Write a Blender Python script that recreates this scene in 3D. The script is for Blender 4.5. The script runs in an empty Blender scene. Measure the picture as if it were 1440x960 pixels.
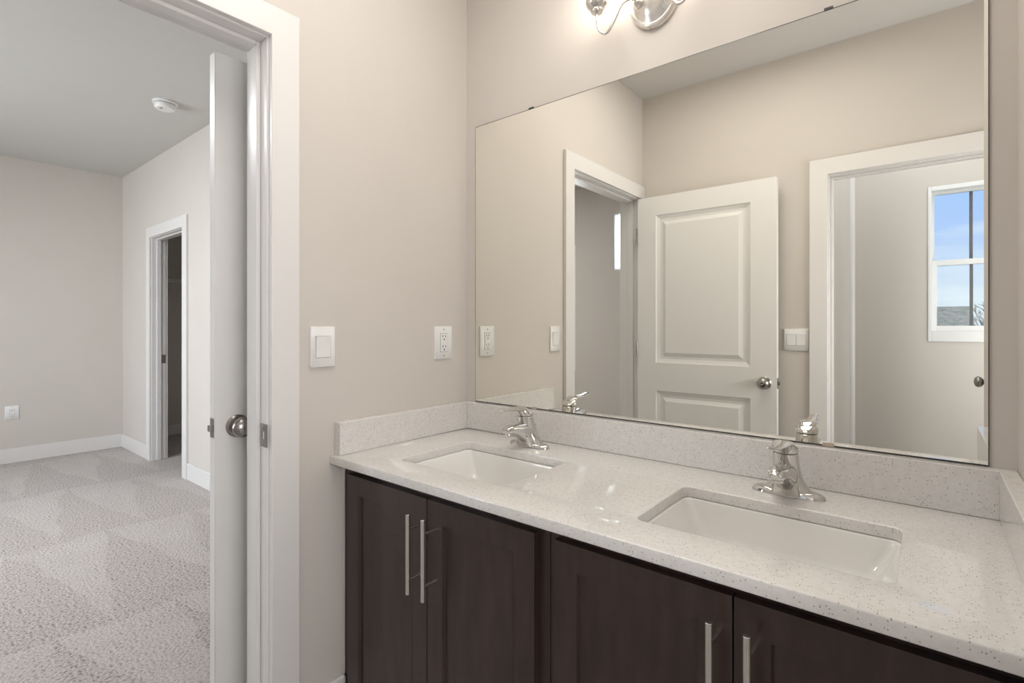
import bpy, bmesh, math, random
from mathutils import Vector, Matrix
random.seed(7)
PI = math.pi
SC = bpy.context.scene
COL = SC.collection

# ------------------------------------------------------------------ camera
cam_data = bpy.data.cameras.new('camera')
cam_data.sensor_width = 36.0
cam_data.lens = 719.68 / 1440 * 36
cam_data.shift_y = -(480 - 457.81) / 1440
cam_data.clip_start = 0.02
cam = bpy.data.objects.new('camera', cam_data)
cam.location = (1.3859, -1.428, 1.2664)
cam.rotation_euler = (PI / 2, 0, 0.6821)
COL.objects.link(cam)
SC.camera = cam

# ------------------------------------------------------------------ exposure
SC.view_settings.view_transform = 'Standard'
SC.view_settings.look = 'None'
SC.view_settings.gamma = 1.0
SC.view_settings.exposure = 0.20
SC.view_settings.use_curve_mapping = False

# ------------------------------------------------------------------ node helpers
def N(nt, kind, **kw):
    n = nt.nodes.new(kind)
    for k, v in kw.items():
        setattr(n, k, v)
    return n

def ramp(nt, fac, stops):
    r = nt.nodes.new('ShaderNodeValToRGB')
    el = r.color_ramp.elements
    el[0].position, el[0].color = stops[0][0], (*stops[0][1], 1)
    el[1].position, el[1].color = stops[-1][0], (*stops[-1][1], 1)
    for p, c in stops[1:-1]:
        e = el.new(p)
        e.color = (*c, 1)
    nt.links.new(fac, r.inputs[0])
    return r.outputs[0]

def math_node(nt, op, a, b=None):
    m = nt.nodes.new('ShaderNodeMath')
    m.operation = op
    for i, v in enumerate((a, b)):
        if v is None:
            continue
        if isinstance(v, (int, float)):
            m.inputs[i].default_value = v
        else:
            nt.links.new(v, m.inputs[i])
    return m.outputs[0]

# ------------------------------------------------------------------ sky
world = bpy.data.worlds.new('sky')
SC.world = world
world.use_nodes = True
wn = world.node_tree
wn.nodes.clear()
tc = N(wn, 'ShaderNodeTexCoord')
sep = N(wn, 'ShaderNodeSeparateXYZ')
wn.links.new(tc.outputs['Generated'], sep.inputs[0])
grad = ramp(wn, sep.outputs[2], [(0.0, (0.66, 0.74, 0.84)), (0.06, (0.58, 0.69, 0.86)),
                                  (0.15, (0.37, 0.53, 0.88)), (0.4, (0.22, 0.47, 0.92)), (1.0, (0.16, 0.38, 0.85))])
mp = N(wn, 'ShaderNodeMapping')
mp.inputs['Scale'].default_value = (3.0, 3.0, 26.0)
wn.links.new(tc.outputs['Generated'], mp.inputs[0])
nz = N(wn, 'ShaderNodeTexNoise')
nz.inputs['Scale'].default_value = 1.6
nz.inputs['Detail'].default_value = 6
wn.links.new(mp.outputs[0], nz.inputs['Vector'])
cl = ramp(wn, nz.outputs[0], [(0.45, (0, 0, 0)), (0.75, (0.55, 0.55, 0.55))])
mix = N(wn, 'ShaderNodeMixRGB')
mix.inputs[2].default_value = (0.80, 0.86, 0.92, 1)
wn.links.new(cl, mix.inputs[0])
wn.links.new(grad, mix.inputs[1])
bg = N(wn, 'ShaderNodeBackground')
bg.inputs['Strength'].default_value = 1.25
wn.links.new(mix.outputs[0], bg.inputs[0])
wo = N(wn, 'ShaderNodeOutputWorld')
wn.links.new(bg.outputs[0], wo.inputs[0])

# ------------------------------------------------------------------ daylight and added fills
def area(name, loc, direction, sx, sy, power, color=(1, 1, 1)):
    d = bpy.data.lights.new(name, 'AREA')
    d.shape = 'RECTANGLE'
    d.size, d.size_y, d.energy, d.color = sx, sy, power, color
    o = bpy.data.objects.new(name, d)
    o.location = loc
    o.rotation_euler = Vector(direction).to_track_quat('-Z', 'Z').to_euler()
    COL.objects.link(o)
    return o

# daylight outside the bedroom glass; added unseen fills overhead and from the right
area('daylight_bedroom', (-2.88, -3.80, 1.5), (0, 1, -0.1), 2.3, 1.5, 135, (0.95, 0.97, 1.0))  # sky light for the added wide bedroom window
area('daylight_high_window', (-0.93, -3.85, 2.2), (0, 1, -0.15), 0.75, 0.7, 25, (0.95, 0.98, 1.0))
area('overhead_fill_bedroom', (-2.6, -1.9, 2.80), (0, 0, -1), 0.6, 0.6, 33, (0.96, 0.97, 1.0))  # fill added under the bedroom ceiling, no fixture
area('overhead_fill_tub_room', (1.45, -2.2, 2.66), (0, 0, -1), 1.0, 0.7, 7, (0.88, 0.94, 1.0))  # soft overhead fill added to the small room, no fixture
area('side_fill_tub_room', (2.37, -2.2, 1.25), (-1, 0, 0), 0.8, 1.9, 19, (0.84, 0.92, 1.0))  # added fill from the side, no window on this wall
area('overhead_fill_bathroom', (0.75, -0.8, 2.66), (0, 0, -1), 0.9, 0.8, 9.5, (1.0, 0.96, 0.90))  # overhead fill added for the vanity area, no fixture
area('side_fill_right', (2.38, -1.15, 1.35), (-1, 0, 0), 0.7, 1.7, 25, (0.98, 0.975, 1.0))  # added neutral fill from the right, no opening there
sun_d = bpy.data.lights.new('sun', 'SUN')
sun_d.energy = 5.0
sun_d.angle = 0.01
sun_d.color = (1.0, 0.95, 0.88)
sun = bpy.data.objects.new('sun', sun_d)
sun.rotation_euler = Vector((0.35, -0.8, -0.75)).to_track_quat('-Z', 'Z').to_euler()
sun.location = (0, 10, 12)
COL.objects.link(sun)

# ------------------------------------------------------------------ materials
def principled(name, color, rough=0.5, metal=0.0, spec=0.5, coat=0.0):
    m = bpy.data.materials.new(name)
    m.use_nodes = True
    b = m.node_tree.nodes['Principled BSDF']
    b.inputs['Base Color'].default_value = (*color, 1)
    b.inputs['Roughness'].default_value = rough
    b.inputs['Metallic'].default_value = metal
    b.inputs['Specular IOR Level'].default_value = spec
    b.inputs['Coat Weight'].default_value = coat
    return m, m.node_tree, b

def textured(name, c1, c2, scale, rough=0.5, metal=0.0, spec=0.5, bump=0.0, bscale=None, stretch=(1, 1, 1), detail=4, coat=0.0, dist=0.001):
    m, nt, b = principled(name, c1, rough, metal, spec, coat)
    t = N(nt, 'ShaderNodeTexCoord')
    mp = N(nt, 'ShaderNodeMapping')
    mp.inputs['Scale'].default_value = stretch
    nt.links.new(t.outputs['Object'], mp.inputs[0])
    n = N(nt, 'ShaderNodeTexNoise')
    n.inputs['Scale'].default_value = scale
    n.inputs['Detail'].default_value = detail
    nt.links.new(mp.outputs[0], n.inputs['Vector'])
    nt.links.new(ramp(nt, n.outputs[0], [(0.3, c1), (0.7, c2)]), b.inputs['Base Color'])
    if bump:
        n2 = N(nt, 'ShaderNodeTexNoise')
        n2.inputs['Scale'].default_value = bscale or scale
        n2.inputs['Detail'].default_value = 3
        nt.links.new(mp.outputs[0], n2.inputs['Vector'])
        bp = N(nt, 'ShaderNodeBump')
        bp.inputs['Strength'].default_value = bump
        bp.inputs['Distance'].default_value = dist
        nt.links.new(n2.outputs[0], bp.inputs['Height'])
        nt.links.new(bp.outputs[0], b.inputs['Normal'])
    return m

M = {}
M['paint'] = textured('greige_wall_paint', (0.615, 0.572, 0.53), (0.63, 0.587, 0.545), 3, rough=0.65, spec=0.3, bump=0.12, bscale=220)
M['ceiling'] = textured('flat_ceiling_paint', (0.60, 0.585, 0.56), (0.61, 0.595, 0.57), 3, rough=0.85, spec=0.2, bump=0.1, bscale=250)
M['trim'] = textured('semi_gloss_white_trim', (0.735, 0.715, 0.70), (0.745, 0.725, 0.71), 5, rough=0.33)
M['door'] = textured('white_painted_door', (0.78, 0.765, 0.745), (0.79, 0.775, 0.755), 5, rough=0.38, bump=0.03, bscale=180)
M['plastic'] = textured('white_plastic', (0.80, 0.79, 0.78), (0.81, 0.80, 0.79), 4, rough=0.3)
M['dark'] = textured('dark_slot', (0.03, 0.03, 0.03), (0.04, 0.04, 0.04), 5, rough=0.7)
M['gap'] = textured('grey_reveal', (0.30, 0.29, 0.28), (0.32, 0.31, 0.30), 5, rough=0.8)
M['chrome'] = textured('polished_chrome', (0.66, 0.65, 0.64), (0.68, 0.67, 0.66), 4, rough=0.04, metal=1.0)
M['nickel'] = textured('brushed_nickel', (0.70, 0.675, 0.64), (0.76, 0.735, 0.70), 30, rough=0.27, metal=1.0, stretch=(1, 1, 6))
M['satin'] = textured('satin_nickel_hardware', (0.36, 0.34, 0.32), (0.42, 0.40, 0.37), 20, rough=0.27, metal=1.0)
M['porcelain'] = textured('white_porcelain', (0.80, 0.785, 0.755), (0.81, 0.795, 0.765), 4, rough=0.08, coat=0.3)
M['vinyl'] = textured('white_window_vinyl', (0.80, 0.80, 0.80), (0.82, 0.82, 0.82), 4, rough=0.35)
M['edge'] = textured('dark_mirror_edge', (0.035, 0.038, 0.034), (0.05, 0.052, 0.048), 8, rough=0.35)
M['clip'] = textured('tan_mirror_clip', (0.46, 0.38, 0.30), (0.50, 0.42, 0.34), 8, rough=0.4)
M['caulk'] = textured('white_caulk', (0.72, 0.71, 0.69), (0.75, 0.74, 0.72), 8, rough=0.6)
M['wood'] = textured('espresso_stained_maple', (0.026, 0.0145, 0.012), (0.045, 0.0255, 0.0205), 9, rough=0.36, spec=0.5, bump=0.05, bscale=60, stretch=(4, 4, 0.7), coat=0.15)
M['carcass'] = textured('dark_cabinet_interior', (0.014, 0.009, 0.008), (0.018, 0.012, 0.010), 9, rough=0.6)
M['tile'] = textured('grey_floor_tile', (0.33, 0.31, 0.29), (0.38, 0.36, 0.33), 6, rough=0.4)
M['roof'] = textured('grey_roof_shingle', (0.13, 0.13, 0.115), (0.24, 0.235, 0.21), 5, rough=0.9, bump=0.4, bscale=12, dist=0.02)
M['siding'] = textured('pale_siding', (0.55, 0.55, 0.54), (0.58, 0.58, 0.57), 2, rough=0.8)
M['bark'] = textured('pale_grey_bark', (0.34, 0.32, 0.30), (0.46, 0.44, 0.42), 6, rough=0.9)
M['muntin'] = textured('backlit_grey_muntin', (0.13, 0.135, 0.14), (0.15, 0.155, 0.16), 5, rough=0.4)  # backlit silhouette of the grille put into its grey
M['grass'] = textured('winter_lawn', (0.13, 0.14, 0.07), (0.20, 0.19, 0.10), 1.5, rough=0.95)

def make_mirror():
    m, nt, b = principled('silvered_mirror', (0.91, 0.905, 0.85), 0.0, 1.0)
    t = N(nt, 'ShaderNodeTexCoord')
    n = N(nt, 'ShaderNodeTexNoise')
    n.inputs['Scale'].default_value = 1.0
    nt.links.new(t.outputs['Object'], n.inputs['Vector'])
    nt.links.new(ramp(nt, n.outputs[0], [(0.2, (0.908, 0.902, 0.846)), (0.8, (0.913, 0.907, 0.853))]), b.inputs['Base Color'])
    return m
M['mirror'] = make_mirror()

def make_glass():
    m = bpy.data.materials.new('window_glass')
    m.use_nodes = True
    nt = m.node_tree
    nt.nodes.clear()
    tr = N(nt, 'ShaderNodeBsdfTransparent')
    tr.inputs[0].default_value = (0.95, 0.97, 0.97, 1)
    gl = N(nt, 'ShaderNodeBsdfGlossy')
    gl.inputs['Roughness'].default_value = 0.0
    fr = N(nt, 'ShaderNodeFresnel')
    fr.inputs[0].default_value = 1.45
    mx = N(nt, 'ShaderNodeMixShader')
    nt.links.new(fr.outputs[0], mx.inputs[0])
    nt.links.new(tr.outputs[0], mx.inputs[1])
    nt.links.new(gl.outputs[0], mx.inputs[2])
    o = N(nt, 'ShaderNodeOutputMaterial')
    nt.links.new(mx.outputs[0], o.inputs[0])
    return m
M['glass'] = make_glass()

def make_shade():
    m, nt, b = principled('lit_frosted_glass', (0.9, 0.88, 0.84), 0.4)
    b.inputs['Emission Color'].default_value = (1.0, 0.93, 0.83, 1)
    b.inputs['Emission Strength'].default_value = 6.6
    return m
M['shade'] = make_shade()

def make_glare_sheet():  # translucent white for the sheet added to blow out the high window
    m = bpy.data.materials.new('white_glare_sheet')
    m.use_nodes = True
    nt = m.node_tree
    nt.nodes.clear()
    d = N(nt, 'ShaderNodeBsdfDiffuse')
    d.inputs[0].default_value = (0.85, 0.86, 0.87, 1)
    t = N(nt, 'ShaderNodeBsdfTranslucent')
    t.inputs[0].default_value = (0.85, 0.87, 0.9, 1)
    mx = N(nt, 'ShaderNodeMixShader')
    mx.inputs[0].default_value = 0.6
    nt.links.new(d.outputs[0], mx.inputs[1])
    nt.links.new(t.outputs[0], mx.inputs[2])
    o = N(nt, 'ShaderNodeOutputMaterial')
    nt.links.new(mx.outputs[0], o.inputs[0])
    return m
M['glare'] = make_glare_sheet()

def make_quartz():
    m, nt, b = principled('speckled_quartz', (0.66, 0.64, 0.61), 0.075, 0.0, 0.55)
    t = N(nt, 'ShaderNodeTexCoord')
    n = N(nt, 'ShaderNodeTexNoise')
    n.inputs['Scale'].default_value = 90
    n.inputs['Detail'].default_value = 5
    nt.links.new(t.outputs['Object'], n.inputs['Vector'])
    base = ramp(nt, n.outputs[0], [(0.3, (0.675, 0.652, 0.63)), (0.7, (0.735, 0.715, 0.695))])
    def specks(scale, radius, prob):
        v = N(nt, 'ShaderNodeTexVoronoi')
        v.inputs['Scale'].default_value = scale
        nt.links.new(t.outputs['Object'], v.inputs['Vector'])
        near = math_node(nt, 'LESS_THAN', v.outputs['Distance'], radius)
        sp = N(nt, 'ShaderNodeSeparateColor')
        nt.links.new(v.outputs['Color'], sp.inputs[0])
        pick = math_node(nt, 'LESS_THAN', sp.outputs[0], prob)
        return math_node(nt, 'MULTIPLY', near, pick)
    d = specks(270, 0.32, 0.17)
    m1 = N(nt, 'ShaderNodeMixRGB')
    nt.links.new(math_node(nt, 'MULTIPLY', d, 0.7), m1.inputs[0])
    nt.links.new(base, m1.inputs[1])
    m1.inputs[2].default_value = (0.22, 0.185, 0.15, 1)
    l = specks(260, 0.36, 0.3)
    m2 = N(nt, 'ShaderNodeMixRGB')
    nt.links.new(math_node(nt, 'MULTIPLY', l, 0.22), m2.inputs[0])
    nt.links.new(m1.outputs[0], m2.inputs[1])
    m2.inputs[2].default_value = (0.86, 0.85, 0.83, 1)
    nt.links.new(m2.outputs[0], b.inputs['Base Color'])
    return m
M['quartz'] = make_quartz()

def make_carpet():
    m, nt, b = principled('greige_cut_pile_carpet', (0.42, 0.37, 0.34), 0.95, 0.0, 0.1)
    b.inputs['Sheen Weight'].default_value = 0.25
    t = N(nt, 'ShaderNodeTexCoord')
    def noise(scale, detail, vec=None):
        n = N(nt, 'ShaderNodeTexNoise')
        n.inputs['Scale'].default_value = scale
        n.inputs['Detail'].default_value = detail
        nt.links.new(vec or t.outputs['Object'], n.inputs['Vector'])
        return n.outputs[0]
    tuft = noise(85, 2)
    big = noise(4, 4)
    base = ramp(nt, tuft, [(0.32, (0.15, 0.125, 0.115)), (0.43, (0.395, 0.35, 0.328)), (0.66, (0.54, 0.495, 0.47))])
    # vacuum-cleaner passes: rows of triangles of pile brushed the other way
    warp = N(nt, 'ShaderNodeVectorMath', operation='ADD')
    wmul = N(nt, 'ShaderNodeVectorMath', operation='SCALE')
    wn_ = N(nt, 'ShaderNodeTexNoise')
    wn_.inputs['Scale'].default_value = 2.2
    nt.links.new(t.outputs['Object'], wn_.inputs['Vector'])
    nt.links.new(wn_.outputs['Color'], wmul.inputs[0])
    wmul.inputs['Scale'].default_value = 0.22
    nt.links.new(t.outputs['Object'], warp.inputs[0])
    nt.links.new(wmul.outputs[0], warp.inputs[1])
    sp = N(nt, 'ShaderNodeSeparateXYZ')
    nt.links.new(warp.outputs[0], sp.inputs[0])
    fy = math_node(nt, 'FRACT', math_node(nt, 'MULTIPLY', sp.outputs[1], 2.3))
    tri = math_node(nt, 'ABSOLUTE', math_node(nt, 'SUBTRACT', math_node(nt, 'MULTIPLY', fy, 2.0), 1.0))
    fx = math_node(nt, 'FRACT', math_node(nt, 'MULTIPLY', sp.outputs[0], 0.82))
    diff = math_node(nt, 'SUBTRACT', math_node(nt, 'SUBTRACT', 1.0, fx), tri)
    mask = ramp(nt, diff, [(0.0, (0, 0, 0)), (0.06, (1, 1, 1))])
    mk = math_node(nt, 'MULTIPLY', mask, math_node(nt, 'ADD', math_node(nt, 'MULTIPLY', big, 0.55), 0.04))
    m1 = N(nt, 'ShaderNodeMixRGB')
    nt.links.new(mk, m1.inputs[0])
    nt.links.new(base, m1.inputs[1])
    m1.inputs[2].default_value = (0.60, 0.555, 0.53, 1)
    nt.links.new(m1.outputs[0], b.inputs['Base Color'])
    bp = N(nt, 'ShaderNodeBump')
    bp.inputs['Strength'].default_value = 0.8
    bp.inputs['Distance'].default_value = 0.012
    nt.links.new(tuft, bp.inputs['Height'])
    nt.links.new(bp.outputs[0], b.inputs['Normal'])
    return m
M['carpet'] = make_carpet()

# ------------------------------------------------------------------ mesh helpers
def box(bm, x0, x1, y0, y1, z0, z1):
    vs = [bm.verts.new((x, y, z)) for x in (x0, x1) for y in (y0, y1) for z in (z0, z1)]
    for f in ((0, 1, 3, 2), (4, 6, 7, 5), (0, 4, 5, 1), (2, 3, 7, 6), (0, 2, 6, 4), (1, 5, 7, 3)):
        bm.faces.new([vs[i] for i in f])

def ring_faces(bm, r0, r1, closed=True):
    n = len(r0)
    for i in range(n if closed else n - 1):
        j = (i + 1) % n
        bm.faces.new((r0[i], r0[j], r1[j], r1[i]))

def loft(bm, rings, cap0=True, cap1=True):
    R = [[bm.verts.new(p) for p in r] for r in rings]
    for a, b in zip(R, R[1:]):
        ring_faces(bm, a, b)
    if cap0:
        bm.faces.new(list(reversed(R[0])))
    if cap1:
        bm.faces.new(R[-1])
    return R

def frame_of(d):
    d = Vector(d).normalized()
    up = Vector((0, 0, 1)) if abs(d.z) < 0.9 else Vector((1, 0, 0))
    u = d.cross(up).normalized()
    return u, d.cross(u).normalized() * -1

def cyl(bm, p0, p1, r0, r1=None, n=24, caps=True):
    r1 = r0 if r1 is None else r1
    p0, p1 = Vector(p0), Vector(p1)
    u, v = frame_of(p1 - p0)
    rings = [[p + (u * math.cos(2 * PI * i / n) + v * math.sin(2 * PI * i / n)) * r for i in range(n)] for p, r in ((p0, r0), (p1, r1))]
    loft(bm, rings, caps, caps)

def lathe(bm, origin, axis, profile, n=32, sx=1.0, sy=1.0):
    o = Vector(origin)
    a = Vector(axis).normalized()
    u, v = frame_of(a)
    rings = [[o + a * h + (u * math.cos(2 * PI * i / n) * sx + v * math.sin(2 * PI * i / n) * sy) * max(r, 1e-5) for i in range(n)] for r, h in profile]
    loft(bm, rings)

def tube(bm, pts, r, n=12):
    pts = [Vector(p) for p in pts]
    rings = []
    u = None
    for i, p in enumerate(pts):
        d = (pts[min(i + 1, len(pts) - 1)] - pts[max(i - 1, 0)]).normalized()
        if u is None:
            u, v = frame_of(d)
        else:
            u = (u - d * u.dot(d)).normalized()
            v = d.cross(u)
        rr = r[i] if isinstance(r, (list, tuple)) else r
        rings.append([p + (u * math.cos(2 * PI * k / n) + v * math.sin(2 * PI * k / n)) * rr for k in range(n)])
    loft(bm, rings)

def smooth_path(pts, sub=8):
    P = [Vector(p) for p in pts]
    out = []
    for i in range(len(P) - 1):
        p0, p1, p2, p3 = P[max(i - 1, 0)], P[i], P[i + 1], P[min(i + 2, len(P) - 1)]
        for k in range(sub):
            t = k / sub
            out.append(0.5 * ((2 * p1) + (p2 - p0) * t + (2 * p0 - 5 * p1 + 4 * p2 - p3) * t * t + (3 * p1 - p0 - 3 * p2 + p3) * t ** 3))
    out.append(P[-1])
    return out

def rrect(x0, x1, y0, y1, r, n=6):
    pts = []
    for cx, cy, a in ((x1 - r, y1 - r, 0), (x0 + r, y1 - r, 90), (x0 + r, y0 + r, 180), (x1 - r, y0 + r, 270)):
        for k in range(n + 1):
            t = math.radians(a + 90 * k / n)
            pts.append((cx + r * math.cos(t), cy + r * math.sin(t)))
    return pts

def superell(cx, cz, a, b, p=2.6, n=24):
    out = []
    for i in range(n):
        t = 2 * PI * i / n
        c, s = math.cos(t), math.sin(t)
        out.append((cx + a * math.copysign(abs(c) ** (2 / p), c), cz + b * math.copysign(abs(s) ** (2 / p), s)))
    return out

def obj(name, bm, mat, parent=None, bevel=0.0, sharp=35, segs=2, sub=0):
    bmesh.ops.recalc_face_normals(bm, faces=bm.faces[:])
    me = bpy.data.meshes.new(name)
    bm.to_mesh(me)
    bm.free()
    for m in (mat if isinstance(mat, (list, tuple)) else [mat]):
        me.materials.append(m)
    for p in me.polygons:
        p.use_smooth = True
    me.set_sharp_from_angle(angle=math.radians(sharp))
    o = bpy.data.objects.new(name, me)
    COL.objects.link(o)
    if parent is not None:
        o.parent = parent
        o.matrix_parent_inverse = Matrix.Translation(parent.location).inverted() if parent.type == 'EMPTY' else Matrix()
    if bevel:
        b = o.modifiers.new('bevel', 'BEVEL')
        b.width = bevel
        b.segments = segs
        b.limit_method = 'ANGLE'
        b.angle_limit = math.radians(40)
        b.harden_normals = True
    if sub:
        s = o.modifiers.new('subdivision', 'SUBSURF')
        s.levels = s.render_levels = sub
    return o

def tag(o, label, cat, group=None, kind=None):
    o['label'] = label
    o['category'] = cat
    if group:
        o['group'] = group
    if kind:
        o['kind'] = kind
    return o

def struct(o, label, cat):
    return tag(o, label, cat, kind='structure')

def thing(name, label, cat, loc=(0, 0, 0), group=None, kind=None):
    o = bpy.data.objects.new(name, None)
    o.empty_display_size = 0.05
    COL.objects.link(o)
    o.location = loc
    return tag(o, label, cat, group, kind)

def boxes(name, mat, bxs, parent=None, bevel=0.0):
    bm = bmesh.new()
    for b in bxs:
        box(bm, *b)
    return obj(name, bm, mat, parent, bevel)

def copy_tree(o, loc):
    c = o.copy()
    COL.objects.link(c)
    c.location = loc
    def kids(src, dst):
        for ch in list(src.children):
            d = ch.copy()
            COL.objects.link(d)
            d.parent = dst
            kids(ch, d)
    kids(o, c)
    return c

# ------------------------------------------------------------------ room shell
D = 1.585            # bathroom wall behind the camera
XR = 1.5256          # short wall right of the vanity
HB, HC = 2.68, 2.82  # bathroom and bedroom ceilings
BX, BY = -5.17, 0.165

struct(boxes('wall_back', M['paint'], [(0.0, 2.4, 0.0, 0.12, 0, 2.95)]), 'greige wall behind the mirror and vanity', 'wall')
NJ, FJ = -0.772, -1.540      # finished jamb faces of the bedroom doorway
struct(boxes('wall_left', M['paint'], [(-0.115, 0, NJ + 0.015, 0.0, 0, 2.95), (-0.115, 0, -3.72, FJ - 0.015, 0, 2.95),
                                        (-0.115, 0, FJ - 0.015, NJ + 0.015, 2.06, 2.95), (-0.115, 0, 0.0, 0.28, 0, 2.95)]),
       'greige wall left of the vanity with switch, outlet and doorway', 'wall')
struct(boxes('wall_right', M['paint'], [(XR, XR + 0.115, -0.803, 0, 0, HB + 0.02)]), 'short greige wall at the right end of the vanity', 'wall')
struct(boxes('wall_far_right', M['paint'], [(2.4, 2.5, -2.87, 0.12, 0, 2.95)]), 'greige wall beyond the vanity alcove, out of view', 'wall')
OX0, OX1 = 1.002, 1.728
struct(boxes('wall_front', M['paint'], [(0, OX0 - 0.015, -D - 0.115, -D, 0, 2.95), (OX1 + 0.015, 2.4, -D - 0.115, -D, 0, 2.95),
                                         (OX0 - 0.015, OX1 + 0.015, -D - 0.115, -D, 2.035, 2.95)]),
       'greige wall seen in the mirror behind the open white door', 'wall')
WX0, WX1, WZ0, WZ1, WY = 1.387, 1.80, 1.167, 2.14, -2.75
struct(boxes('wall_tub_room_left', M['paint'], [(0.875, 0.975, WY, -D - 0.115, 0, 2.95)]), 'grey side wall of the small room seen in the mirror', 'wall')
struct(boxes('wall_tub_room_end', M['paint'], [(0.875, WX0, WY - 0.14, WY, 0, 2.95), (WX1, 2.5, WY - 0.14, WY, 0, 2.95),
                                               (WX0, WX1, WY - 0.14, WY, 0, WZ0), (WX0, WX1, WY - 0.14, WY, WZ1, 2.95)]),
       'pale grey wall with a window seen in the mirror', 'wall')
struct(boxes('ceiling', M['ceiling'], [(0, 2.45, -2.87, 0.05, HB, HB + 0.1)]), 'flat beige ceiling of the bathroom seen in the mirror', 'ceiling')
struct(boxes('floor', M['tile'], [(-0.04, 2.45, -2.80, 0.05, -0.1, 0)]), 'grey tiled bathroom floor', 'floor')
# bedroom
struct(boxes('floor_bedroom', M['carpet'], [(BX - 0.6, -0.04, -3.66, 1.35, -0.1, 0.0)]), 'greige carpet with light vacuum tracks in the bedroom', 'carpet floor')
struct(boxes('ceiling_bedroom', M['ceiling'], [(BX - 0.1, -0.06, -3.66, 0.22, HC, HC + 0.1)]), 'grey flat bedroom ceiling with a smoke detector', 'ceiling')
struct(boxes('wall_bedroom_far', M['paint'], [(BX - 0.12, BX, -3.72, BY + 0.02, 0, 2.95)]), 'pale grey far bedroom wall with a low outlet', 'wall')
CX0, CX1, CZ = -4.255, -3.445, 2.085
struct(boxes('wall_bedroom_right', M['paint'], [(BX - 0.6, CX0 - 0.015, BY, BY + 0.115, 0, 2.95), (CX1 + 0.015, -0.115, BY, BY + 0.115, 0, 2.95),
                                                (CX0 - 0.015, CX1 + 0.015, BY, BY + 0.115, CZ + 0.015, 2.95)]),
       'pale bedroom wall with the closet doorway', 'wall')
TX0, TX1, TZ0, TZ1 = -1.265, -0.60, 1.866, 2.48
GX0, GX1, GZ0, GZ1 = -4.0, -1.75, 0.75, 2.2
struct(boxes('wall_bedroom_near', M['paint'], [(BX, GX0, -3.72, -3.60, 0, 2.95), (GX1, TX0, -3.72, -3.60, 0, 2.95), (TX1, -0.115, -3.72, -3.60, 0, 2.95),
                                               (GX0, GX1, -3.72, -3.60, 0, GZ0), (GX0, GX1, -3.72, -3.60, GZ1, 2.95),
                                               (TX0, TX1, -3.72, -3.60, 0, TZ0), (TX0, TX1, -3.72, -3.60, TZ1, 2.95)]),
       'blue grey shaded bedroom wall seen through the mirrored doorway', 'wall')
# closet behind the bedroom wall
struct(boxes('wall_closet', M['paint'], [(-5.53, -5.41, BY + 0.115, 1.3, 0, 2.9), (-5.53, -3.0, 1.3, 1.4, 0, 2.9), (-3.1, -3.0, BY + 0.115, 1.3, 0, 2.9)]),
       'dark closet walls inside the bedroom closet', 'wall')
struct(boxes('ceiling_closet', M['ceiling'], [(-5.5, -3.0, BY + 0.05, 1.4, 2.6, 2.7)]), 'closet ceiling above the dark closet', 'ceiling')

# baseboards: board with an eased top
def base_run(name, segs, label):
    bm = bmesh.new()
    for (x0, x1, y0, y1, z1) in segs:
        box(bm, x0, x1, y0, y1, 0, z1)
    return struct(obj(name, bm, M['trim'], bevel=0.005), label, 'baseboard')
bb = 0.137
base_run('baseboard_bedroom_far', [(BX, BX + 0.014, -3.6, BY, bb)], 'white baseboard along the far bedroom wall')
base_run('baseboard_bedroom_right', [(BX, CX0 - 0.1, BY - 0.014, BY, bb), (CX1 + 0.1, -1.4, BY - 0.014, BY, bb)], 'white baseboard beside the closet doorway')
base_run('baseboard_left', [(0, 0.014, -0.692, -0.537, 0.205)], 'short white baseboard between doorway casing and vanity')
base_run('baseboard_closet', [(-5.41, -5.396, BY + 0.115, 1.3, 0.12)], 'baseboard inside the dark closet')

# door frames: jambs, stops and flat casings
def u_board(bm, axis, c0, c1, a0, a1, b0, b1, zi, zo):
    """U shaped casing: outer a0..b1, inner a1..b0 along the wall, heads zi..zo, thickness c0..c1"""
    prof = [(a0, 0), (a1, 0), (a1, zi), (b0, zi), (b0, 0), (b1, 0), (b1, zo), (a0, zo)]
    def P(c, t, z):
        return (c, t, z) if axis == 'x' else (t, c, z)
    A = [bm.verts.new(P(c0, t, z)) for t, z in prof]
    B = [bm.verts.new(P(c1, t, z)) for t, z in prof]
    ring_faces(bm, A, B)
    bm.faces.new(A)
    bm.faces.new(list(reversed(B)))

def frame_x(name, x_room, x_other, ya, yb, ztop, cw, label, stop=None, cut_far=None, cut_side=None):
    """frame in a wall lying in the x direction (opening ya..yb along y); casing on both wall faces"""
    ct = 0.018
    bm = bmesh.new()
    lo, hi = min(x_room, x_other), max(x_room, x_other)
    box(bm, lo, hi, ya - 0.015, ya, 0, ztop + 0.015)
    box(bm, lo, hi, yb, yb + 0.015, 0, ztop + 0.015)
    box(bm, lo, hi, ya, yb, ztop, ztop + 0.015)
    s0, s1 = stop
    box(bm, s0, s1, ya, ya + 0.011, 0, ztop)
    box(bm, s0, s1, yb - 0.011, yb, 0, ztop)
    box(bm, s0, s1, ya + 0.011, yb - 0.011, ztop - 0.011, ztop)
    rv = 0.005
    for xs, sg in ((hi, 1), (lo, -1)):
        a, b = sorted((xs, xs + sg * ct))
        far = cut_far if (cut_far is not None and sg == 1) else ya - rv - cw
        u_board(bm, 'x', a, b, far, ya - rv, yb + rv, yb + rv + cw, ztop + rv, ztop + rv + cw)
    o = obj(name, bm, M['trim'], bevel=0.0022)
    return struct(o, label, 'door frame')

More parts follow.
